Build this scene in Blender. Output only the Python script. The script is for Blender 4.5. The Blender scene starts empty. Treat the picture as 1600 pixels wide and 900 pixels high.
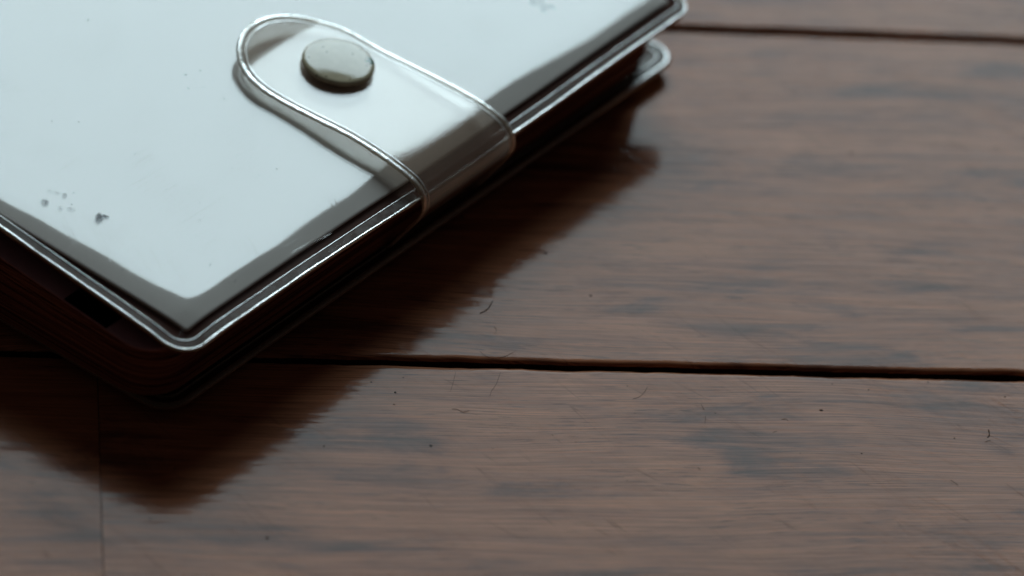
import bpy, math, random
from mathutils import Vector, Matrix, noise

random.seed(7)
MM = 0.001
scene = bpy.context.scene
col = scene.collection

# ------------------------------------------------------------------ camera
cam_data = bpy.data.cameras.new('camera')
cam = bpy.data.objects.new('camera', cam_data)
col.objects.link(cam)
R_ = Vector((0.98977635, 0.08547913, 0.11417573))
U_ = Vector((-0.14262811, 0.59318756, 0.79232931))
F_ = Vector((0.0, 0.80051348, -0.59931474))
M = Matrix((R_, U_, -F_)).transposed().to_4x4()
M.translation = Vector((0, -500.32, 374.57)) * MM
cam.matrix_world = M
cam_data.lens = 135.0
cam_data.sensor_width = 36.0
cam_data.clip_start = 0.01
cam_data.clip_end = 60.0
cam_data.dof.use_dof = True
cam_data.dof.focus_distance = 0.604
cam_data.dof.aperture_fstop = 10.5
cam_data.dof.aperture_blades = 7
scene.camera = cam

# ------------------------------------------------------------------ light: a dim room with one window ahead
world = bpy.data.worlds.new('World')
scene.world = world
world.use_nodes = True
bg = world.node_tree.nodes['Background']
bg.inputs[0].default_value = (0.9, 0.72, 0.66, 1)
bg.inputs[1].default_value = 0.018

def window_light(az0, az1, el0, el1, dist, color, watts):
    az, el = math.radians((az0 + az1) / 2), math.radians((el0 + el1) / 2)
    d = Vector((math.sin(az) * math.cos(el), math.cos(az) * math.cos(el), math.sin(el)))
    ld = bpy.data.lights.new('window_light', 'AREA')
    ld.shape = 'RECTANGLE'
    ld.size = 2 * dist * math.tan(math.radians(az1 - az0) / 2) * math.cos(el)
    ld.size_y = 2 * dist * math.tan(math.radians(el1 - el0) / 2)
    ld.energy = watts
    ld.color = color
    o = bpy.data.objects.new('window_light', ld)
    col.objects.link(o)
    o.location = d * dist
    o.rotation_euler = d.to_track_quat('Z', 'Y').to_euler()
    return o
RADIANCE = 6.4
wl = window_light(-28, 14.5, 20, 48.5, 2.2, (0.73, 0.925, 1.0), 1.0)
wl.data.energy = RADIANCE * math.pi * wl.data.size * wl.data.size_y

vs = scene.view_settings
vs.view_transform = 'Standard'
vs.look = 'None'
vs.gamma = 1.0
vs.exposure = 0.0
vs.use_curve_mapping = False
scene.render.engine = 'CYCLES'
cy = scene.cycles
cy.use_denoising = True
cy.max_bounces = 12
cy.use_adaptive_sampling = True
cy.adaptive_threshold = 0.015
cy.transparent_max_bounces = 20
cy.transmission_bounces = 10
cy.caustics_refractive = True
cy.caustics_reflective = True
cy.sample_clamp_indirect = 3.0

# ------------------------------------------------------------------ helpers
def mesh_obj(name, verts, faces, mat, parent=None, smooth=True):
    me = bpy.data.meshes.new(name)
    me.from_pydata([tuple(Vector(v) * MM) for v in verts], [], faces)
    me.update()
    if smooth:
        me.polygons.foreach_set('use_smooth', [True] * len(me.polygons))
    if mat:
        me.materials.append(mat)
    o = bpy.data.objects.new(name, me)
    col.objects.link(o)
    o.parent = parent
    return o

def empty(name, loc=(0, 0, 0), rz=0.0, parent=None):
    o = bpy.data.objects.new(name, None)
    o.empty_display_size = 0.01
    col.objects.link(o)
    o.location = loc
    o.rotation_euler = (0, 0, rz)
    o.parent = parent
    return o

def spline(pts, n):
    """Catmull-Rom through pts (tuples), n samples per span"""
    P = [Vector(p) for p in pts]
    P = [2 * P[0] - P[1]] + P + [2 * P[-1] - P[-2]]
    out = []
    for i in range(1, len(P) - 2):
        a, b, c, d = P[i - 1:i + 3]
        for k in range(n):
            t = k / n
            out.append(0.5 * ((2 * b) + (c - a) * t + (2 * a - 5 * b + 4 * c - d) * t * t + (3 * b - a - 3 * c + d) * t ** 3))
    out.append(P[-2])
    return out

def tube(path, rad, nseg=10, closed=False, flat=1.0, up=Vector((0, 0, 1))):
    """swept round section (height scaled by flat) -> verts, faces"""
    n = len(path)
    V, Fc = [], []
    for i, p in enumerate(path):
        a = path[(i - 1) % n] if (closed or i > 0) else path[i]
        b = path[(i + 1) % n] if (closed or i < n - 1) else path[i]
        t = (Vector(b) - Vector(a)).normalized()
        upv = up(i) if callable(up) else up
        s = t.cross(upv)
        s = s.normalized() if s.length > 1e-6 else Vector((1, 0, 0))
        w = s.cross(t).normalized()
        r = rad(i) if callable(rad) else rad
        for k in range(nseg):
            an = 2 * math.pi * k / nseg
            V.append(Vector(p) + s * (r * math.cos(an)) + w * (r * flat * math.sin(an)))
    m = n if closed else n - 1
    for i in range(m):
        for k in range(nseg):
            j = (i + 1) % n
            Fc.append((i * nseg + k, i * nseg + (k + 1) % nseg, j * nseg + (k + 1) % nseg, j * nseg + k))
    if not closed:
        Fc.append(tuple(range(nseg)))
        Fc.append(tuple((n - 1) * nseg + k for k in reversed(range(nseg))))
    return V, Fc

class NT:
    """tiny node-tree writer"""
    def __init__(self, name):
        self.m = bpy.data.materials.new(name)
        self.m.use_nodes = True
        self.t = self.m.node_tree
        self.t.nodes.clear()
        self.out = self.n('ShaderNodeOutputMaterial')
    def n(self, kind, **kw):
        nd = self.t.nodes.new(kind)
        for k, v in kw.items():
            if k.startswith('i_'):
                key = k[2:].replace('_', ' ')
                self.set(nd.inputs[key], v)
            else:
                setattr(nd, k, v)
        return nd
    def set(self, sock, v):
        if isinstance(v, bpy.types.NodeSocket):
            self.t.links.new(v, sock)
        else:
            sock.default_value = v
    def math(self, op, a, b=None, c=None, clamp=False):
        nd = self.t.nodes.new('ShaderNodeMath')
        nd.operation = op
        nd.use_clamp = clamp
        for i, v in enumerate((a, b, c)):
            if v is not None:
                self.set(nd.inputs[i], v)
        return nd.outputs[0]
    def map(self, vec, scale=(1, 1, 1), loc=(0, 0, 0), rot=(0, 0, 0)):
        nd = self.t.nodes.new('ShaderNodeMapping')
        self.set(nd.inputs['Vector'], vec)
        nd.inputs['Scale'].default_value = scale
        nd.inputs['Location'].default_value = loc
        nd.inputs['Rotation'].default_value = rot
        return nd.outputs[0]
    def noise(self, vec, scale, detail=3.0, rough=0.5, dist=0.0):
        nd = self.t.nodes.new('ShaderNodeTexNoise')
        self.set(nd.inputs['Vector'], vec)
        nd.inputs['Scale'].default_value = scale
        nd.inputs['Detail'].default_value = detail
        nd.inputs['Roughness'].default_value = rough
        nd.inputs['Distortion'].default_value = dist
        return nd.outputs['Fac']
    def ramp(self, fac, stops):
        nd = self.t.nodes.new('ShaderNodeValToRGB')
        self.set(nd.inputs[0], fac)
        el = nd.color_ramp.elements
        while len(el) < len(stops):
            el.new(0.5)
        for e, (p, c) in zip(el, stops):
            e.position = p
            e.color = c if len(c) == 4 else (*c, 1)
        return nd.outputs['Color']
    def rng(self, v, a, b, c=0.0, d=1.0, smooth=True):
        nd = self.t.nodes.new('ShaderNodeMapRange')
        nd.interpolation_type = 'SMOOTHSTEP' if smooth else 'LINEAR'
        self.set(nd.inputs[0], v)
        for i, x in enumerate((a, b, c, d)):
            self.set(nd.inputs[i + 1], x)
        return nd.outputs[0]
    def mix(self, fac, a, b, mode='MIX'):
        nd = self.t.nodes.new('ShaderNodeMix')
        nd.data_type = 'RGBA'
        nd.blend_type = mode
        self.set(nd.inputs[0], fac)
        self.set(nd.inputs[6], a)
        self.set(nd.inputs[7], b)
        return nd.outputs[2]
    def mixs(self, fac, a, b):
        nd = self.t.nodes.new('ShaderNodeMixShader')
        self.set(nd.inputs[0], fac)
        self.t.links.new(a, nd.inputs[1])
        self.t.links.new(b, nd.inputs[2])
        return nd.outputs[0]
    def bump(self, h, strength, dist, normal=None):
        nd = self.t.nodes.new('ShaderNodeBump')
        self.set(nd.inputs['Height'], h)
        nd.inputs['Strength'].default_value = strength
        nd.inputs['Distance'].default_value = dist
        if normal is not None:
            self.set(nd.inputs['Normal'], normal)
        return nd.outputs[0]
    def done(self, sh):
        self.t.links.new(sh, self.out.inputs['Surface'])
        return self.m

def lines(t, vec, angle, scale, width, seed, brk=6.0, thr=0.58):
    """sparse hair-fine scratch lines: thin bands of a stretched noise, broken up"""
    v = t.map(vec, scale=(1, 1, 1), rot=(0, 0, angle), loc=(seed, seed * 1.7, 0))
    s = t.map(v, scale=(scale * 0.015, scale, 1))
    nz = t.noise(s, 1.0, 0.0, 0.0)
    d = t.math('ABSOLUTE', t.math('SUBTRACT', nz, 0.5))
    ln = t.rng(d, 0.0, width, 1.0, 0.0)
    msk = t.rng(t.noise(v, brk * 10, 1.0, 0.5), thr, thr + 0.06)
    return t.math('MULTIPLY', ln, msk)

# ------------------------------------------------------------------ materials
def mat_wood():
    t = NT('varnished_wood')
    tc = t.n('ShaderNodeTexCoord').outputs['Object']
    rnd = t.n('ShaderNodeObjectInfo').outputs['Random']
    comb = t.n('ShaderNodeCombineXYZ')
    t.set(comb.inputs[0], t.math('MULTIPLY', rnd, 37.0))
    t.set(comb.inputs[1], t.math('MULTIPLY', rnd, 11.3))
    t.set(comb.inputs[2], t.math('MULTIPLY', rnd, 5.1))
    add = t.n('ShaderNodeVectorMath', operation='ADD')
    t.set(add.inputs[0], tc)
    t.set(add.inputs[1], comb.outputs[0])
    P = add.outputs[0]
    # figure: soft flecks and long streaks running with the board
    wob = t.noise(t.map(P, (9, 24, 9)), 1.0, 2.0)
    wv = t.n('ShaderNodeCombineXYZ')
    t.set(wv.inputs[1], t.math('MULTIPLY', t.math('SUBTRACT', wob, 0.5), 0.012))
    ad2 = t.n('ShaderNodeVectorMath', operation='ADD')
    t.set(ad2.inputs[0], P)
    t.set(ad2.inputs[1], wv.outputs[0])
    Q = ad2.outputs[0]
    fleck = t.noise(t.map(Q, (42, 150, 30)), 1.0, 5.0, 0.6, 0.6)
    streak = t.noise(t.map(Q, (14, 330, 30)), 1.0, 3.0, 0.6)
    fine = t.noise(t.map(Q, (35, 1900, 30)), 1.0, 3.0, 0.65)
    where = t.rng(t.noise(t.map(P, (7, 16, 7)), 1.0, 2.0), 0.36, 0.64)
    fig = t.math('ADD', t.math('MULTIPLY', fleck, t.math('ADD', 0.47, t.math('MULTIPLY', where, 0.27))),
                 t.math('ADD', t.math('MULTIPLY', streak, t.math('SUBTRACT', 0.38, t.math('MULTIPLY', where, 0.27))), t.math('MULTIPLY', fine, 0.18)))
    base = t.ramp(fig, [(0.345, (0.125, 0.068, 0.054)), (0.43, (0.25, 0.106, 0.068)), (0.49, (0.40, 0.160, 0.088)), (0.64, (0.53, 0.222, 0.118))])
    # pores: short dark dashes along the grain, and hair-fine fibres
    pore = t.rng(t.noise(t.map(Q, (210, 3000, 60)), 1.0, 1.0, 0.5), 0.60, 0.70)
    pore = t.math('MULTIPLY', pore, t.rng(t.noise(t.map(Q, (25, 180, 30)), 1.0, 2.0), 0.40, 0.62, 0.25, 1.0))
    base = t.mix(t.math('MULTIPLY', pore, 0.55), base, (0.05, 0.025, 0.018, 1))
    fib = t.noise(t.map(Q, (60, 5200, 60)), 1.0, 2.0, 0.7)
    base = t.mix(0.8, base, t.ramp(fib, [(0.32, (0.52, 0.50, 0.50)), (0.68, (1.42, 1.40, 1.38))]), 'MULTIPLY')
    # dark specks of dirt in the lacquer
    vor = t.n('ShaderNodeTexVoronoi', feature='F1')
    t.set(vor.inputs['Vector'], P)
    vor.inputs['Scale'].default_value = 150.0
    vor.inputs['Randomness'].default_value = 1.0
    keep = t.math('GREATER_THAN', t.noise(t.map(P, (150, 150, 150)), 1.0, 0.0), 0.60)
    spk = t.math('MULTIPLY', t.math('LESS_THAN', t.math('ADD', vor.outputs['Distance'], t.math('MULTIPLY', t.noise(P, 2500.0, 1.0), 0.06)), 0.075), keep)
    scr = t.math('MAXIMUM', lines(t, P, 0.95, 620, 0.007, 0.3, 7.0, 0.48), lines(t, P, 0.72, 480, 0.006, 1.9, 7.0, 0.5))
    base = t.mix(t.math('MULTIPLY', spk, 0.9), base, (0.012, 0.007, 0.005, 1))
    base = t.mix(t.math('MULTIPLY', scr, 0.4), base, (0.12, 0.055, 0.035, 1))
    brush = t.noise(t.map(P, (50, 3300, 50)), 1.0, 3.0, 0.6)
    brush2 = t.noise(t.map(P, (15, 480, 30)), 1.0, 3.0, 0.6)
    micro = t.noise(P, 2600.0, 2.0, 0.6)
    h = t.math('ADD', t.math('MULTIPLY', brush, 0.14), t.math('ADD', t.math('MULTIPLY', brush2, 2.2), t.math('MULTIPLY', micro, 0.05)))
    h = t.math('SUBTRACT', h, t.math('ADD', t.math('MULTIPLY', scr, 0.22), t.math('MULTIPLY', spk, 1.5)))
    nrm = t.bump(h, 1.0, 0.000028)
    b = t.n('ShaderNodeBsdfPrincipled')
    t.set(b.inputs['Base Color'], base)
    t.set(b.inputs['Normal'], nrm)
    spec = t.math('MULTIPLY', t.math('SUBTRACT', 1.0, t.math('MULTIPLY', scr, 0.35)), t.math('SUBTRACT', 1.0, t.math('MULTIPLY', spk, 0.9)))
    t.set(b.inputs['Specular IOR Level'], t.math('MULTIPLY', spec, 0.068))
    t.set(b.inputs['Roughness'], t.math('ADD', 0.03, t.math('MULTIPLY', brush2, 0.05)))
    return t.done(b.outputs[0])

def schlick(t, normal=None, f0=0.045):
    g = t.n('ShaderNodeNewGeometry')
    d = t.n('ShaderNodeVectorMath', operation='DOT_PRODUCT')
    t.set(d.inputs[0], normal if normal is not None else g.outputs['Normal'])
    t.set(d.inputs[1], g.outputs['Incoming'])
    c = t.math('ABSOLUTE', d.outputs['Value'])
    p = t.math('POWER', t.math('SUBTRACT', 1.0, c, clamp=True), 5.0)
    return t.math('ADD', f0, t.math('MULTIPLY', p, 1.0 - f0))

def mat_vinyl():
    """flat clear sheet of the cover: see-through with a mirror-like skin, specks of dirt and two ink smudges"""
    t = NT('clear_vinyl_sheet')
    tc = t.n('ShaderNodeTexCoord').outputs['Object']
    wav = t.noise(tc, 45.0, 2.0, 0.5)
    fine = t.noise(tc, 900.0, 2.0, 0.6)
    scr = t.math('MAXIMUM', lines(t, tc, 0.04, 700, 0.012, 0.7, 9.0, 0.56), lines(t, tc, -1.1, 500, 0.008, 2.2, 9.0, 0.6))
    h = t.math('ADD', t.math('MULTIPLY', wav, 3.0), t.math('SUBTRACT', t.math('MULTIPLY', fine, 0.10), t.math('MULTIPLY', scr, 0.35)))
    nrm = t.bump(h, 1.0, 0.00002)
    gl = t.n('ShaderNodeBsdfAnisotropic')
    gl.inputs['Roughness'].default_value = 0.06
    gl.inputs['Color'].default_value = (1, 1, 1, 1)
    t.set(gl.inputs['Normal'], nrm)
    tr = t.n('ShaderNodeBsdfTransparent')
    tr.inputs['Color'].default_value = (0.95, 0.95, 0.94, 1)
    s = t.mixs(schlick(t, None, 0.038), tr.outputs[0], gl.outputs[0])
    # dirt specks
    vor = t.n('ShaderNodeTexVoronoi', feature='F1')
    t.set(vor.inputs['Vector'], tc)
    vor.inputs['Scale'].default_value = 430.0
    keep = t.math('GREATER_THAN', t.noise(tc, 130.0, 1.0), 0.57)
    spk = t.math('MULTIPLY', t.math('LESS_THAN', vor.outputs['Distance'], t.math('MULTIPLY', t.noise(tc, 420.0, 0.0), 0.15)), keep)
    spk = t.math('MULTIPLY', spk, 0.3)
    sep = t.n('ShaderNodeSeparateXYZ')
    t.set(sep.inputs[0], tc)
    # ink smudges: (u, v, half-length along drag, half-width, strength) in mm
    tot = spk
    for (u, v, lu, lv, k) in ((12.6, 27.0, 1.5, 0.75, 0.85), (13.7, 26.6, 0.42, 0.75, 1.0), (8.9, 34.9, 1.1, 0.8, 0.5), (12.4, 34.0, 0.8, 0.55, 0.34), (9.7, 32.4, 0.6, 0.5, 0.28), (10.8, 31.2, 0.5, 0.9, 0.18), (11.8, 35.5, 0.5, 1.6, 0.14)):
        # smudges were dragged roughly across the picture: work in axes turned by 32 degrees
        c, s_ = math.cos(math.radians(32)), math.sin(math.radians(32))
        du = t.math('SUBTRACT', sep.outputs[0], u * MM)
        dv = t.math('SUBTRACT', sep.outputs[1], v * MM)
        a = t.math('DIVIDE', t.math('ADD', t.math('MULTIPLY', du, c), t.math('MULTIPLY', dv, s_)), lu * MM)
        b = t.math('DIVIDE', t.math('SUBTRACT', t.math('MULTIPLY', dv, c), t.math('MULTIPLY', du, s_)), lv * MM)
        r2 = t.math('ADD', t.math('MULTIPLY', a, a), t.math('MULTIPLY', b, b))
        cc = t.n('ShaderNodeCombineXYZ')
        t.set(cc.inputs[0], t.math('MULTIPLY', a, 2.6 * lu))
        t.set(cc.inputs[1], t.math('MULTIPLY', b, 0.9 * lv))
        cc.inputs[2].default_value = u
        smear = t.noise(cc.outputs[0], 1.0, 3.0, 0.7)
        m = t.math('MULTIPLY', t.rng(r2, 0.05, 1.0, 1.0, 0.0), t.rng(smear, 0.32, 0.62, 0.0, k))
        tot = t.math('MAXIMUM', tot, m)
    df = t.n('ShaderNodeBsdfDiffuse')
    df.inputs['Color'].default_value = (0.05, 0.045, 0.06, 1)
    s = t.mixs(tot, s, df.outputs[0])
    return t.done(s)

def mat_strap():
    t = NT('frosted_clear_vinyl')
    tc = t.n('ShaderNodeTexCoord').outputs['Object']
    grain = t.noise(tc, 2300.0, 2.0, 0.6)
    nrm = t.bump(grain, 1.0, 0.000015)
    gl = t.n('ShaderNodeBsdfAnisotropic')
    gl.inputs['Roughness'].default_value = 0.10
    t.set(gl.inputs['Normal'], nrm)
    tr = t.n('ShaderNodeBsdfTransparent')
    tr.inputs['Color'].default_value = (0.95, 0.94, 0.92, 1)
    df = t.n('ShaderNodeBsdfTranslucent')
    df.inputs['Color'].default_value = (0.88, 0.69, 0.57, 1)
    df2 = t.n('ShaderNodeBsdfDiffuse')
    df2.inputs['Color'].default_value = (0.88, 0.69, 0.57, 1)
    body = t.mixs(0.25, df.outputs[0], df2.outputs[0])
    body = t.mixs(0.25, tr.outputs[0], body)
    return t.done(t.mixs(schlick(t, None, 0.085), body, gl.outputs[0]))

def mat_rim(name='thick_clear_vinyl', tint=(0.80, 0.70, 0.57), rough=0.3, ior=1.38, trans=0.74):
    t = NT(name)
    tc = t.n('ShaderNodeTexCoord').outputs['Object']
    nrm = t.bump(t.noise(tc, 640.0, 4.0, 0.7), 1.0, 0.00017)
    b = t.n('ShaderNodeBsdfPrincipled')
    b.inputs['Base Color'].default_value = (*tint, 1)
    b.inputs['Roughness'].default_value = rough
    b.inputs['IOR'].default_value = ior
    b.inputs['Transmission Weight'].default_value = trans
    b.inputs['Specular Tint'].default_value = (1.0, 0.9, 0.74, 1)
    b.inputs['Specular IOR Level'].default_value = 0.36
    t.set(b.inputs['Normal'], nrm)
    return t.done(b.outputs[0])

def mat_milky():
    t = NT('milky_weld_vinyl')
    tc = t.n('ShaderNodeTexCoord').outputs['Object']
    nz = t.noise(tc, 700.0, 3.0, 0.6)
    gl = t.n('ShaderNodeBsdfAnisotropic')
    gl.inputs['Roughness'].default_value = 0.16
    t.set(gl.inputs['Normal'], t.bump(nz, 1.0, 0.00001))
    tr = t.n('ShaderNodeBsdfTransparent')
    tr.inputs['Color'].default_value = (0.9, 0.89, 0.87, 1)
    df = t.n('ShaderNodeBsdfDiffuse')
    df.inputs['Color'].default_value = (0.6, 0.56, 0.53, 1)
    body = t.mixs(t.rng(nz, 0.3, 0.7, 0.10, 0.32), tr.outputs[0], df.outputs[0])
    return t.done(t.mixs(schlick(t, None, 0.02), body, gl.outputs[0]))

def mat_tinted(name, through, body, rough):
    t = NT(name)
    tc = t.n('ShaderNodeTexCoord').outputs['Object']
    nz = t.noise(tc, 500.0, 3.0, 0.6)
    tr = t.n('ShaderNodeBsdfTransparent')
    tr.inputs['Color'].default_value = (*through, 1)
    p = t.n('ShaderNodeBsdfPrincipled')
    t.set(p.inputs['Base Color'], t.ramp(nz, [(0.3, tuple(x * 0.75 for x in body)), (0.7, body)]))
    p.inputs['Roughness'].default_value = rough
    p.inputs['Specular IOR Level'].default_value = 0.2
    return t.done(t.mixs(0.55, tr.outputs[0], p.outputs[0]))

def mat_card():
    t = NT('white_card')
    tc = t.n('ShaderNodeTexCoord').outputs['Object']
    c = t.ramp(t.noise(tc, 60.0, 4.0, 0.6), [(0.3, (0.84, 0.775, 0.745)), (0.7, (0.88, 0.81, 0.775))])
    b = t.n('ShaderNodeBsdfPrincipled')
    t.set(b.inputs['Base Color'], c)
    b.inputs['Roughness'].default_value = 0.8
    b.inputs['Specular IOR Level'].default_value = 0.1
    return t.done(b.outputs[0])

def mat_simple(name, color, rough=0.5, spec=0.5, var=0.25, scale=400.0, bump=0.0):
    t = NT(name)
    tc = t.n('ShaderNodeTexCoord').outputs['Object']
    nz = t.noise(tc, scale, 3.0, 0.6)
    dark = tuple(x * (1 - var) for x in color)
    c = t.ramp(nz, [(0.3, dark), (0.7, color)])
    b = t.n('ShaderNodeBsdfPrincipled')
    t.set(b.inputs['Base Color'], c)
    b.inputs['Roughness'].default_value = rough
    b.inputs['Specular IOR Level'].default_value = spec
    if bump:
        t.set(b.inputs['Normal'], t.bump(nz, 1.0, bump))
    return t.done(b.outputs[0])

def mat_pages():
    t = NT('page_edges')
    tc = t.n('ShaderNodeTexCoord').outputs['Object']
    st = t.noise(t.map(tc, (18, 18, 2600)), 1.0, 3.0, 0.6)
    c = t.ramp(st, [(0.32, (0.10, 0.034, 0.026)), (0.52, (0.24, 0.085, 0.055)), (0.68, (0.46, 0.20, 0.11))])
    b = t.n('ShaderNodeBsdfPrincipled')
    t.set(b.inputs['Base Color'], c)
    b.inputs['Roughness'].default_value = 0.6
    b.inputs['Specular IOR Level'].default_value = 0.3
    return t.done(b.outputs[0])

def mat_snap():
    t = NT('painted_snap_metal')
    tc = t.n('ShaderNodeTexCoord').outputs['Object']
    nz = t.noise(tc, 350.0, 4.0, 0.6)
    c = t.ramp(nz, [(0.3, (0.54, 0.46, 0.31)), (0.65, (0.64, 0.55, 0.38))])
    # a few dark pits and one green stain on the shoulder
    vor = t.n('ShaderNodeTexVoronoi', feature='F1')
    t.set(vor.inputs['Vector'], tc)
    vor.inputs['Scale'].default_value = 700.0
    pit = t.math('MULTIPLY', t.math('LESS_THAN', vor.outputs['Distance'], 0.16), t.math('GREATER_THAN', t.noise(tc, 330.0, 0.0), 0.56))
    c = t.mix(t.math('MULTIPLY', pit, 0.6), c, (0.09, 0.075, 0.05, 1))
    sep = t.n('ShaderNodeSeparateXYZ')
    t.set(sep.inputs[0], tc)
    du = t.math('DIVIDE', t.math('SUBTRACT', sep.outputs[0], 4.2 * MM), 1.2 * MM)
    dv = t.math('DIVIDE', t.math('SUBTRACT', sep.outputs[1], -3.6 * MM), 1.0 * MM)
    r2 = t.math('ADD', t.math('ADD', t.math('MULTIPLY', du, du), t.math('MULTIPLY', dv, dv)), t.math('MULTIPLY', t.math('SUBTRACT', t.noise(tc, 1500.0, 2.0), 0.5), 2.2))
    c = t.mix(t.rng(r2, 0.6, 1.1, 0.95, 0.0), c, (0.0, 0.09, 0.035, 1))
    # dark room mirrored in the cap's side, painted as a brown lower edge
    dark_refl = t.math('ADD', sep.outputs[2], t.math('MULTIPLY', t.math('SUBTRACT', t.noise(tc, 500.0, 2.0), 0.5), 0.0008))
    c = t.mix(t.rng(dark_refl, 0.0009, 0.0014, 0.9, 0.0), c, (0.13, 0.065, 0.04, 1))
    b = t.n('ShaderNodeBsdfPrincipled')
    t.set(b.inputs['Base Color'], c)
    b.inputs['Roughness'].default_value = 0.07
    b.inputs['Specular IOR Level'].default_value = 0.5
    t.set(b.inputs['Normal'], t.bump(nz, 1.0, 0.00001))
    return t.done(b.outputs[0])

WOOD = mat_wood()
GAP = mat_simple('dusty_dark_gap', (0.02, 0.012, 0.008), 0.9, 0.1)
VINYL = mat_vinyl()
STRAP = mat_strap()
RIM = mat_rim()
SMOKE = mat_rim('smoky_vinyl_rim', (0.42, 0.35, 0.26), 0.45, 1.3, 0.7)
MILKY = mat_milky()
COVRIM = mat_rim('worn_clear_rim', (0.66, 0.55, 0.42), 0.3, 1.36, 0.66)
WELD = mat_rim('rough_weld_vinyl', (0.8, 0.78, 0.74), 0.35)
LINING = mat_tinted('maroon_lining', (0.10, 0.035, 0.015), (0.30, 0.115, 0.085), 0.5)
BROWNV = mat_tinted('brown_tinted_vinyl', (0.35, 0.22, 0.12), (0.10, 0.06, 0.035), 0.35)
CARD = mat_card()
PAGES = mat_pages()
PLUM = mat_simple('plum_laminate', (0.42, 0.24, 0.28), 0.6, 0.15, 0.15)
BLACK = mat_simple('black_print', (0.004, 0.004, 0.006), 0.9, 0.0)
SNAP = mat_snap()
SNAPBASE = mat_simple('brown_snap_ring', (0.10, 0.045, 0.03), 0.35, 0.5)
INK = mat_simple('grey_green_ink', (0.05, 0.08, 0.075), 0.7, 0.1)
SPINE = mat_simple('maroon_binder_board', (0.13, 0.045, 0.035), 0.5, 0.4)
DUST = mat_simple('dark_lint', (0.05, 0.026, 0.016), 0.9, 0.1)

# ------------------------------------------------------------------ the floor: varnished boards with open joints
PSI = 0.19058
ROW0, PITCH, GAPW = -19.92, 98.7, 1.6          # a joint runs at ROW0 + k * PITCH
floor = empty('floor', (0, 0, 0), PSI)
floor['kind'] = 'structure'
floor['label'] = 'dark glossy wooden floor boards with open joints under the notebook'
base = mesh_obj('subfloor', [(-1600, -1400, -9), (1600, -1400, -9), (1600, 2000, -9), (-1600, 2000, -9)], [(0, 1, 2, 3)], GAP, floor, False)

def plank(x0, x1, y0, y1, seed, near):
    """one board: rounded long edges, slightly chipped outline; built about its own centre"""
    cx, cy = (x0 + x1) / 2, (y0 + y1) / 2
    hw, hl = (y1 - y0) / 2, (x1 - x0) / 2
    r = 0.7
    prof = [(-hw + 0.25, -8), (-hw, -r * 2.2), (-hw + 0.06, -r * 0.9), (-hw + 0.32 * r, -r * 0.28), (-hw + r, 0.0), (-hw + r + 0.5, 0.0),
            (hw - r - 0.5, 0.0), (hw - r, 0.0), (hw - 0.32 * r, -r * 0.28), (hw - 0.06, -r * 0.9), (hw, -r * 2.2), (hw - 0.25, -8)]
    if near:
        a, b = max(x0, -140) - cx, min(x1, 140) - cx
        xs = [-hl, -hl + 0.3] + ([a] if a - 2 > -hl else [])
        n = int((b - a) / 1.2)
        xs = [-hl, -hl + 0.25, -hl + 0.6] + [a + 2 + (b - a - 4) * i / n for i in range(n + 1)] + [hl - 0.6, hl - 0.25, hl]
    else:
        xs = [-hl, -hl + 0.25, -hl + 0.6, 0, hl - 0.6, hl - 0.25, hl]
    xs = sorted(set(xs))
    V, Fc = [], []
    m = len(prof)
    for i, x in enumerate(xs):
        e = min(x + hl, hl - x)
        dz = -0.0 * (1 - min(e, 0.6) / 0.6) ** 2
        for k, (y, z) in enumerate(prof):
            j = 0.0
            if near:
                s = -1 if k < m / 2 else 1
                w = noise.noise(Vector((x * 0.11, seed * 9.1, s * 3.0))) * 0.24 + noise.noise(Vector((x * 0.5, seed * 5.7, s * 7.0))) * 0.17
                ch = noise.noise(Vector((x * 0.06, seed * 2.3, s * 11.0)))
                w -= max(0.0, ch - 0.32) * 1.2 if s < 0 else max(0.0, ch - 0.5) * 0.6
                j = s * w
            V.append((x, y + j, z + (dz if z > -7 else 0)))
    for i in range(len(xs) - 1):
        for k in range(m - 1):
            Fc.append((i * m + k, (i + 1) * m + k, (i + 1) * m + k + 1, i * m + k + 1))
    Fc.append(tuple(reversed(range(m))))
    Fc.append(tuple((len(xs) - 1) * m + k for k in range(m)))
    o = mesh_obj('plank', V, [tuple(reversed(f)) for f in Fc], WOOD, floor)
    o.data.materials.append(GAP)            # dirt-filled joint below the chipped edge
    per = m - 1
    for i, pl in enumerate(o.data.polygons):
        if i >= (len(xs) - 1) * per or (i % per) in (0, 1, per - 2, per - 1):
            pl.material_index = 1
    md = o.modifiers.new('edges', 'EDGE_SPLIT')
    md.split_angle = math.radians(50)
    o.location = (cx * MM, cy * MM, 0)
    return o

rows = range(-6, 9)
for k in rows:
    y0, y1 = ROW0 + (k) * PITCH + GAPW / 2, ROW0 + (k + 1) * PITCH - GAPW / 2
    # butt joints along the row; row -1 has its joint where the photograph shows it
    off = -67.65 if k == -1 else (310 + 263 * ((k * 5) % 7)) % 900 - 450
    if k == 0: off = 420
    if k == 1: off = -330
    xs = [off + 900 * j for j in (-2, -1, 0, 1, 2)]
    for a, b in zip(xs, xs[1:]):
        a, b = max(a + 0.07, -1350), min(b - 0.07, 1350)
        if b - a < 40: continue
        near = k in (-1, 0, 1) and a < 140 and b > -140
        plank(a, b, y0, y1, k * 3.7 + a * 0.01, near)

# ------------------------------------------------------------------ the notebook
# local axes: x runs along the fore edge away from the near corner, y across the cover to the spine (mm)
PHI = 1.0238147
BX, BY = -48.1224, -49.6079
book = empty('notebook', (BX * MM, BY * MM, 0), PHI)
book['label'] = 'white notebook in a clear vinyl cover closed by a snap strap, on dark boards'
book['category'] = 'notebook'

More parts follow.
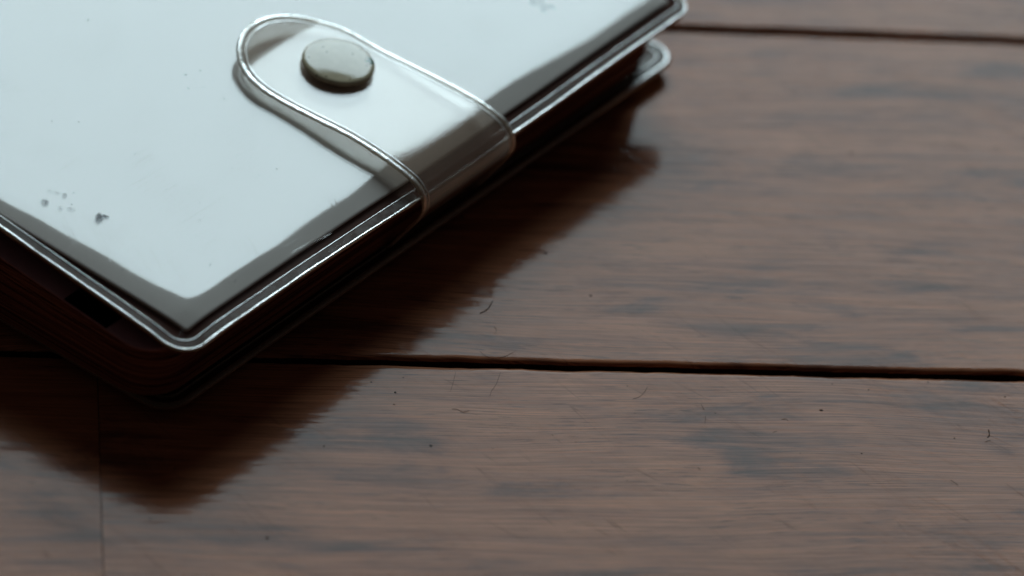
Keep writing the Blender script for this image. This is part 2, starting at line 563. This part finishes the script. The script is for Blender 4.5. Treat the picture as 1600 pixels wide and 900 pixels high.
U0, U1, V0, V1 = -0.1, 137.4, -1.5, 102.0
RC = 4.7
def sstep(a, b, x):
    t = min(1.0, max(0.0, (x - a) / (b - a)))
    return t * t * (3 - 2 * t)
def softpos(x, k):
    return 0.5 * (x + math.sqrt(x * x + k * k))

def cover_z(u, v):
    """height of the vinyl front cover: a wedge, thicker at the spine, rolled off at its free edges and pulled down by the strap"""
    z = 17.55 + 0.1032 * v
    wob = noise.noise(Vector((u * 0.05, v * 0.05, 1.3)))
    df = u - U0
    dr = v - V0
    db = U1 - u
    m0 = 7.4 - 0.10 * max(0, v - 5) + 0.5 * noise.noise(Vector((v * 0.12, 4.0, 0))) + 0.3 * wob
    m1 = 6.6 + 0.7 * noise.noise(Vector((u * 0.07, 9.0, 0))) - 1.6 * sstep(85, 122, u) + 1.6 * math.exp(-((u - 66) / 22) ** 2)
    k = 0.8
    z -= 0.135 * softpos(m0 - df, 2.0) + (0.135 + 0.03 * sstep(78, 100, u)) * softpos(m1 + 1.0 * sstep(82, 95, u) - dr, k + 1.3 * sstep(80, 112, u)) + 0.12 * softpos(6.0 - db, k)
    # the strap pulls the fore edge down
    z -= 0.95 * math.exp(-((u - 69.5) / 27) ** 2) * math.exp(-max(0.0, dr) / 5.0)
    return z

def rounded(u, v, rect, r):
    """map a point of the rectangle grid onto the rectangle with rounded fore-edge corners"""
    u0, u1, v0 = rect
    for (cu, su) in ((u0 + r, -1), (u1 - r, 1)):
        a, b = (u - cu) * su, (v0 + r - v)
        if a > 0 and b > 0:
            m = max(a, b) / math.hypot(a, b)
            return cu + su * a * m, v0 + r - b * m
    return u, v

def axis(a, b, step_edge, step_mid, edge_a, edge_b):
    out, x = [], a
    while x < b - 1e-6:
        out.append(x)
        x += step_edge if (x < a + edge_a or x > b - edge_b) else step_mid
    if b - out[-1] < 0.15: out.pop()
    out.append(b)
    return out

def sheet(name, us, vs_, rect, r, zfun, thick, mat, parent, skew=None):
    V, Fc = [], []
    nu, nv = len(us), len(vs_)
    for layer in (1, 0):
        for u in us:
            for v in vs_:
                a, b = rounded(u, v, rect, r)
                if skew: a, b = skew(a, b)
                V.append((a, b, zfun(a, b) + (thick if layer else 0)))
    N = nu * nv
    for i in range(nu - 1):
        for j in range(nv - 1):
            q = (i * nv + j, (i + 1) * nv + j, (i + 1) * nv + j + 1, i * nv + j + 1)
            Fc.append(q)
            Fc.append(tuple(N + x for x in reversed(q)))
    loop = [(i, 0) for i in range(nu)] + [(nu - 1, j) for j in range(1, nv)] + [(i, nv - 1) for i in range(nu - 2, -1, -1)] + [(0, j) for j in range(nv - 2, 0, -1)]
    ids = [i * nv + j for i, j in loop]
    for a, b in zip(ids, ids[1:] + ids[:1]):
        Fc.append((b, a, N + a, N + b))
    return mesh_obj(name, V, Fc, mat, parent)

def edge_path(u0, u1, v0, v1, r, zfun, step=1.0):
    """open path: spine end -> near corner -> fore edge -> far corner -> spine end"""
    P = []
    n = int((v1 - v0 - r) / step)
    P += [(u0, v1 - (v1 - v0 - r) * i / n) for i in range(n)]
    P += [(u0 + r - r * math.cos(a), v0 + r - r * math.sin(a)) for a in [math.pi / 2 * i / 14 for i in range(14)]]
    n = int((u1 - u0 - 2 * r) / step)
    P += [(u0 + r + (u1 - u0 - 2 * r) * i / n, v0) for i in range(n)]
    P += [(u1 - r + r * math.sin(a), v0 + r - r * math.cos(a)) for a in [math.pi / 2 * i / 14 for i in range(14)]]
    n = int((v1 - v0 - r) / step)
    P += [(u1, v0 + r + (v1 - v0 - r) * i / n) for i in range(n + 1)]
    return [Vector((u, v, zfun(u, v))) for u, v in P]

def under_strap(p):
    """1 where the strap presses the fore edge flat"""
    return (sstep(55.5, 59.5, p.x) * (1 - sstep(80.5, 84.5, p.x))) if p.y < 3 else 0.0

# front cover sheet with its rim and weld line
us = axis(U0, U1, 0.4, 1.0, 13, 9)
vs_ = axis(V0, V1, 0.35, 1.6, 12, 0)
front = sheet('front_cover', us, vs_, (U0, U1, V0), RC, lambda u, v: cover_z(u, v) + 0.06, 0.28, VINYL, book)
front['label'] = 'clear vinyl front cover sheet'
pth = edge_path(U0, U1, V0, V1, RC, lambda u, v: cover_z(u, v) + 0.12)
jit = [(0.32 + 0.09 * noise.noise(p * 0.22) + 0.05 * noise.noise(p * 1.1)) * (1 - 0.92 * under_strap(p)) for p in pth]
V, Fc = tube(pth, lambda i: jit[i], 12)
mesh_obj('cover_rim', V, Fc, COVRIM, front)
pth = edge_path(U0 + 1.55, U1 - 1.55, V0 + 1.55, V1, RC - 1.55, lambda u, v: cover_z(u, v) + 0.36)
V, Fc = tube(pth, lambda i: (0.07 + 0.045 * noise.noise(pth[i] * 0.8)) * (1 - 0.9 * under_strap(pth[i])), 8, flat=0.8)
mesh_obj('weld_line', V, Fc, WELD, front)
# the welded flange between weld line and rim: slightly milky
pa = edge_path(U0 + 0.15, U1 - 0.15, V0 + 0.15, V1, RC - 0.15, lambda u, v: cover_z(u, v) + 0.42)
pb = []
for i, p in enumerate(pa):
    a, b = pa[max(0, i - 1)], pa[min(len(pa) - 1, i + 1)]
    t = (b - a).normalized()
    nn = Vector((-t.y, t.x, 0)).normalized()
    q = p + nn * 1.2
    pb.append(Vector((q.x, q.y, cover_z(q.x, q.y) + 0.42)))
dn = Vector((0, 0, -0.06))
V = pa + pb + [p + dn for p in pa] + [p + dn for p in pb]
n_ = len(pa)
Fc = []
for i in range(n_ - 1):
    if under_strap(pa[i]) > 0.4: continue           # pressed into the strap here
    Fc += [(i, i + 1, n_ + i + 1, n_ + i), (2 * n_ + i, 3 * n_ + i, 3 * n_ + i + 1, 2 * n_ + i + 1),
           (i, 2 * n_ + i, 2 * n_ + i + 1, i + 1), (n_ + i, n_ + i + 1, 3 * n_ + i + 1, 3 * n_ + i)]
mesh_obj('welded_flange', V, Fc, MILKY, front, False)
# dark lining behind the card
lin = sheet('cover_lining', axis(U0 + 0.2, U1 - 0.2, 0.8, 1.6, 13, 9), axis(V0 + 0.2, V1, 0.7, 2.0, 12, 0), (U0 + 0.2, U1 - 0.2, V0 + 0.2), RC - 0.2, lambda u, v: cover_z(u, v) - 0.95, 0.3, LINING, book)
lin['label'] = 'dark maroon lining of the front cover' 

# the white card slid under the vinyl, a little askew
CU0, CU1, CV0, CV1 = 4.2, 134.2, 2.0, 99.0
def card_skew(u, v):
    return u - (v - CV0) * 0.068 * (1 - sstep(CU0, CU1, u)), v
card = sheet('cover_card', axis(CU0, CU1, 0.6, 1.2, 10, 8), axis(CV0, CV1, 0.5, 1.8, 10, 0), (CU0, CU1, CV0), 0.5, lambda u, v: cover_z(u, v) - 0.26, 0.22, CARD, book, card_skew)
card['label'] = 'white card under the vinyl'
txt = bpy.data.curves.new('printed_text', 'FONT')
txt.body = 'et'
txt.size = 5.2 * MM
txt.shear = 0.35
txt.offset = 0.00003
txt.space_character = 1.0
txt.extrude = 0.000008
txt.materials.append(INK)
to = bpy.data.objects.new('printed_text', txt)
col.objects.link(to)
bpy.context.view_layer.update()
me = bpy.data.meshes.new_from_object(to.evaluated_get(bpy.context.evaluated_depsgraph_get()))
bpy.data.objects.remove(to)
to = bpy.data.objects.new('printed_text', me)
col.objects.link(to)
to.parent = card
# reads towards the fore edge, its top towards the far end
tx, ty = 112.9, 18.0
slope = math.atan(0.1032)
to.matrix_local = Matrix.Translation(Vector((tx, ty, cover_z(tx, ty) + 0.0)) * MM) @ Matrix.Rotation(slope, 4, 'X') @ Matrix.Rotation(-math.pi / 2 + 0.0, 4, 'Z')

# inner laminated sheet that sticks out below the cover, with a black index mark
def sheet_z(u, v): return 13.4 + 0.1032 * v - 0.02 * max(0, 6 - u)
lam = sheet('inner_sheet', axis(-1.9, 135.5, 0.8, 3, 10, 8), axis(3.6, 98.0, 0.8, 3, 10, 0), (-1.9, 135.5, 3.6), 5.5, sheet_z, 0.35, PLUM, book)
lam['label'] = 'plum laminated sheet under the cover'
V, Fc = [], []
for iu in range(5):
    for iv in range(5):
        u, v = -1.85 + 6.0 * iu / 4, 12.6 + 8.6 * iv / 4
        V.append((u, v, sheet_z(u, v) + 0.42))
for iu in range(5):
    for iv in range(5):
        u, v = -1.85 + 6.0 * iu / 4, 12.6 + 8.6 * iv / 4
        V.append((u, v, sheet_z(u, v) + 0.30))
for i in range(4):
    for j in range(4):
        q = (i * 5 + j, (i + 1) * 5 + j, (i + 1) * 5 + j + 1, i * 5 + j + 1)
        Fc += [q, tuple(25 + x for x in reversed(q))]
ring = [0, 5, 10, 15, 20, 21, 22, 23, 24, 19, 14, 9, 4, 3, 2, 1]
for a, b in zip(ring, ring[1:] + ring[:1]):
    Fc.append((b, a, 25 + a, 25 + b))
mesh_obj('index_mark', V, Fc, BLACK, lam, False)

# the page block: many thin leaves, each cut a little differently
V, Fc = [], []
NL = 34
for L in range(NL):
    f0, f1 = L / NL, (L + 0.86) / NL
    ru = noise.noise(Vector((L * 0.37, 2.0, 0))) * 0.7 + random.uniform(-0.12, 0.12)
    rv = noise.noise(Vector((L * 0.31, 8.0, 0))) * 0.7 + random.uniform(-0.12, 0.12)
    bul = 0.9 * math.sin(math.pi * f0)
    a0, b0, a1 = 0.2 + ru - bul, 4.4 + rv - bul, 136.0 + 0.4 * ru
    r = 6.5
    P = [(a0, 98.0)] + [(a0, 98 - (98 - b0 - r) * i / 12) for i in range(1, 12)]
    P += [(a0 + r - r * math.cos(t), b0 + r - r * math.sin(t)) for t in [math.pi / 2 * i / 12 for i in range(13)]]
    P += [(a0 + r + (a1 - a0 - 2 * r) * i / 16, b0) for i in range(1, 16)]
    P += [(a1 - r + r * math.sin(t), b0 + r - r * math.cos(t)) for t in [math.pi / 2 * i / 12 for i in range(13)]]
    P += [(a1, 98.0)]
    n0 = len(V)
    n = len(P)
    for f in (f0, f1):
        for (u, v) in P:
            lo = 3.0 + 0.3 * math.exp(-(v / 30))
            hi = 13.0 + 0.1032 * v
            wv = 0.10 * noise.noise(Vector((u * 0.04, v * 0.04, L * 0.2)))
            V.append((u, v, lo + (hi - lo) * f + wv))
    for i in range(n):
        j = (i + 1) % n
        Fc.append((n0 + i, n0 + j, n0 + n + j, n0 + n + i))
    Fc.append(tuple(n0 + n + i for i in range(n)))
    Fc.append(tuple(n0 + i for i in reversed(range(n))))
pg = mesh_obj('page_block', V, Fc, PAGES, book, False)
pg['kind'] = 'stuff'

# back cover sheet, bowed up at its free edges
BU0, BU1, BV0 = 1.0, 140.3, 2.0
def back_z(u, v):
    e = min(u - BU0, BU1 - u, (v - BV0) * 1.0)
    return 0.02 + 2.3 * (1 - sstep(0, 26, e)) ** 1.5
back = sheet('back_cover', axis(BU0, BU1, 1.0, 3, 30, 30), axis(BV0, V1, 1.0, 3, 30, 0), (BU0, BU1, BV0), RC, back_z, 0.5, BROWNV, book)
back['label'] = 'clear vinyl back cover sheet on the boards'
pth = edge_path(BU0, BU1, BV0, V1, RC, lambda u, v: back_z(u, v) + 0.3)
V, Fc = tube(pth, 0.55, 12)
mesh_obj('cover_rim', V, Fc, SMOKE, back)
pth = edge_path(BU0 + 1.8, BU1 - 1.8, BV0 + 1.8, V1, RC - 1.6, lambda u, v: back_z(u, v) + 0.62)
V, Fc = tube(pth, 0.2, 8)
mesh_obj('weld_line', V, Fc, SMOKE, back)

# rounded spine joining the two covers
V, Fc = [], []
n, zt = 18, cover_z(60, V1) + 0.34
for (off) in (0.0, 0.6):
    for u in (U0 + 0.3, U1 - 0.3):
        for i in range(n + 1):
            t = math.pi * i / n - math.pi / 2
            R1 = zt / 2 - 0.01
            V.append((u, V1 - 2.2 + (R1 * 0.55 - off) * math.cos(t) + 2.2, zt / 2 + (R1 - off) * math.sin(t)))
m = n + 1
for i in range(n):
    Fc += [(i, m + i, m + i + 1, i + 1), (2 * m + i, 2 * m + i + 1, 3 * m + i + 1, 3 * m + i),
           (i, i + 1, 2 * m + i + 1, 2 * m + i), (m + i, 3 * m + i, 3 * m + i + 1, m + i + 1)]
Fc += [(0, 2 * m, 3 * m, m), (n, m + n, 3 * m + n, 2 * m + n)]
sp = mesh_obj('spine', V, Fc, SPINE, book)

# the closing strap: springs from the back cover, wraps the fore edge and ends in a round tongue over the cover
SR = 12.2                                     # half width and end radius
def strap_axis_u(v): return 70.1 - 0.075 * max(0.0, v)
VC = 28.6                                     # centre of the round end
prof = [(16.0, 0.95), (9.0, 1.25), (5.2, 2.3), (3.2, 3.8), (1.6, 6.4), (-0.3, 9.4), (-1.9, 12.2), (-2.55, 14.4), (-2.0, 16.5), (-0.3, 18.15), (2.2, 19.2), (5.2, 19.9)]
def strap_top(v):
    z = 17.55 + 0.1032 * v + 1.9
    z -= 0.55 * math.exp(-((v - 26) / 7.0) ** 2)           # pressed down at the snap
    z += 0.22 * softpos(v - 35.0, 0.5)                     # the tip curls up
    return z
prof += [(v, strap_top(v)) for v in (8.5, 11, 14, 18, 22, 26, 30, 33)]
sp_pts = spline([(a, b, 0) for a, b in prof], 10)
tip = [VC + SR * math.sin(math.radians(a)) for a in (30, 38, 46, 53, 60, 66, 71, 76, 80, 83.5, 86.5, 88.5, 89.6)]
line = [(p.x, p.y) for p in sp_pts if not (p.x >= tip[0] - 0.4 and p.y > 15)]
line += [(v, strap_top(v)) for v in tip]
def strap_pt(i, s, lift=0.0):
    v, z = line[i]
    top = z > 15
    w = SR if not (top and v > VC) else math.sqrt(max(0.0, SR * SR - (v - VC) ** 2))
    u = (strap_axis_u(v) if top else strap_axis_u(0)) + w * s
    if top:
        k = sstep(2, 14, v)
        z += k * (-0.35 * s + 0.25 * s * s * sstep(6, 16, abs(v - 26)))
    # normal of the profile
    a, b = line[max(0, i - 1)], line[min(len(line) - 1, i + 1)]
    t = Vector((0, b[0] - a[0], b[1] - a[1])).normalized()
    nrm = Vector((0, -t.z, t.y)) if True else None
    return Vector((u, v, z)) + nrm * lift
NS = 25
V, Fc = [], []
for lift in (0.16, -0.16):
    for i in range(len(line)):
        for k in range(NS):
            V.append(strap_pt(i, -0.985 + 1.97 * k / (NS - 1), lift))
N = len(line) * NS
for i in range(len(line) - 1):
    for k in range(NS - 1):
        q = (i * NS + k, i * NS + k + 1, (i + 1) * NS + k + 1, (i + 1) * NS + k)
        Fc += [q, tuple(N + x for x in reversed(q))]
ids = [i * NS for i in range(len(line))] + [(len(line) - 1) * NS + k for k in range(1, NS)] + [i * NS + NS - 1 for i in range(len(line) - 2, -1, -1)] + [k for k in range(NS - 2, 0, -1)]
for a, b in zip(ids, ids[1:] + ids[:1]):
    Fc.append((a, b, N + b, N + a))
strap = mesh_obj('closure_strap', V, Fc, STRAP, book)
strap['label'] = 'frosted clear vinyl strap with raised rims wrapped over the fore edge'
def strap_rim(inset, rad, lift, name, mat=RIM):
    P = []
    for side in (-1, 1):
        seq = []
        for i in range(len(line)):
            p = strap_pt(i, side, lift)
            v, z = line[i]
            if z > 15 and v > VC:
                # inset towards the centre of the round end
                c = Vector((strap_axis_u(v), VC))
                d = Vector((p.x, p.y)) - c
                f = (d.length - inset) / d.length
                p.x, p.y = c.x + d.x * f, c.y + d.y * f
                p.z = strap_top(p.y) + lift - 0.35 * side * max(0.0, 1 - ((v - VC) / SR) ** 2) ** 0.5
            else:
                p.x -= side * inset
            seq.append(p)
        P.append(seq)
    path = P[0] + P[1][::-1]
    V, Fc = tube(path, lambda i: rad * (1 + 0.16 * noise.noise(path[i] * 0.25) + 0.08 * noise.noise(path[i] * 1.2)), 12, flat=0.5,
                 up=lambda i: Vector((0, -1, 0.2)) if path[i].z < 15 else (Vector((0, -0.5, 1)) if path[i].y < 1 else Vector((0, 0, 1))))
    return mesh_obj(name, V, Fc, mat, strap)
strap_rim(0.1, 0.56, 0.02, 'strap_rim')
strap_rim(1.15, 0.2, 0.13, 'weld_line', WELD)

# snap button: a ring pressed through the strap and a domed painted cap
SU, SV = strap_axis_u(26) + 2.3, 25.9
sz = strap_top(26) + 0.16
snap = empty('snap_button', (SU * MM, SV * MM, sz * MM), 0, book)
snap.rotation_euler = (math.atan(0.1032) * 1.0, 0, 0)
snap.scale = (1, 1, 0.8)
snap['label'] = 'beige painted snap cap with a green stain'
def lathe(name, prof, mat, parent, n=72):
    V, Fc = [], []
    for (r, z) in prof:
        for k in range(n):
            a = 2 * math.pi * k / n
            V.append((r * math.cos(a), r * math.sin(a), z))
    for i in range(len(prof) - 1):
        for k in range(n):
            Fc.append((i * n + k, i * n + (k + 1) % n, (i + 1) * n + (k + 1) % n, (i + 1) * n + k))
    Fc.append(tuple(reversed(range(n))))
    Fc.append(tuple((len(prof) - 1) * n + k for k in range(n)))
    return mesh_obj(name, V, Fc, mat, parent)
cap = [(4.6, 0.55)]
cap += [(5.5 + 0.6 * math.sin(a) , 1.15 - 0.6 * math.cos(a)) for a in [math.radians(x) for x in range(0, 91, 15)]]
cap += [(5.2 + 0.9 * math.cos(a), 1.2 + 0.75 * math.sin(a)) for a in [math.radians(x) for x in range(10, 81, 10)]]
cap += [(r, 1.95 + 0.34 * (1 - (r / 5.2) ** 2)) for r in (5.0, 4.4, 3.6, 2.6, 1.6, 0.7, 0.1)]
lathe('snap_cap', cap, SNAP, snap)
lathe('snap_ring', [(4.9, -0.1), (5.25, 0.0), (5.35, 0.2), (5.2, 0.4), (4.7, 0.5), (4.2, 0.6)], SNAPBASE, snap)

# ------------------------------------------------------------------ lint and dust on the boards
def bp(x, y):     # floor point -> world mm
    return Vector((x, y, 0))
V, Fc = [], []
def add(v, f):
    n = len(V)
    V.extend(v)
    Fc.extend(tuple(n + i for i in q) for q in f)
FIB = [[(-3.6, -17.9), (-2.7, -18.8), (-1.6, -19.2), (-0.4, -18.9), (0.7, -18.0), (1.7, -16.8)], [(0.1, -22.5), (-0.3, -25.6), (-0.9, -27.6), (-1.0, -28.8)], [(23.5, -20.7), (23.0, -22.4), (22.2, -23.8), (21.4, -24.3)], [(-6.9, -24.0), (-7.0, -26.3), (-7.2, -29.0)], [(-1.9, -11.0), (-1.5, -11.8), (-1.6, -12.7)], [(45.0, -24.2), (45.7, -23.9), (46.1, -24.3)], [(71.9, -33.2), (72.7, -33.8), (73.1, -34.3)], [(78.1, -19.2), (78.2, -20.5), (77.9, -21.2)], [(77.6, -22.3), (78.4, -21.8)], [(-2.8, -4.2), (-3.4, -6.6), (-4.5, -8.0)], [(-6.6, -33.4), (-5.7, -33.3), (-4.9, -33.8), (-3.9, -33.2)], [(43.8, -27.7), (44.4, -27.3)], [(32.4, -38.9), (32.8, -39.6)], [(33.0, -26.0), (33.0, -28.0)], [(32.7, -24.5), (32.2, -23.3)]]
SPK = [(-15.7, -31.3, 0.23), (58.8, -13.3, 0.17), (57.9, -29.8, 0.15), (72.6, -22.6, 0.14), (-15.6, -34.3, 0.15), (13.2, -37.1, 0.12), (21.9, -27.9, 0.1), (-25.0, -46.8, 0.19), (80.9, -10.0, 0.15), (48.2, -31.9, 0.1), (9.5, -36.2, 0.1), (-14.9, -27.3, 0.14), (-19.7, -29.6, 0.16), (52.9, -13.2, 0.12), (21.7, -44.6, 0.11), (16.0, -41.2, 0.1), (34.5, -25.0, 0.12), (68.4, -9.1, 0.15), (0.6, -41.6, 0.1), (20.3, -21.3, 0.1)]
for k, f in enumerate(FIB):
    p = spline([(x, y, 0.045) for i, (x, y) in enumerate(f)], 4)
    r = 0.075 if k in (7, 9) else 0.025
    add(*tube(p, r, 5))
for (x, y, r) in SPK:
    n0 = [(x + r * random.uniform(0.6, 1.2) * math.cos(a), y + r * random.uniform(0.6, 1.2) * math.sin(a), 0.02) for a in [math.pi * i / 3 for i in range(6)]]
    top = [(x, y, r * 0.9)]
    add(n0 + top, [(i, (i + 1) % 6, 6) for i in range(6)] + [tuple(reversed(range(6)))])
dust = mesh_obj('dust', V, Fc, DUST, None, False)
dust['kind'] = 'stuff'
dust['label'] = 'dark lint fibres and dust specks lying on the boards'
dust['category'] = 'dust'
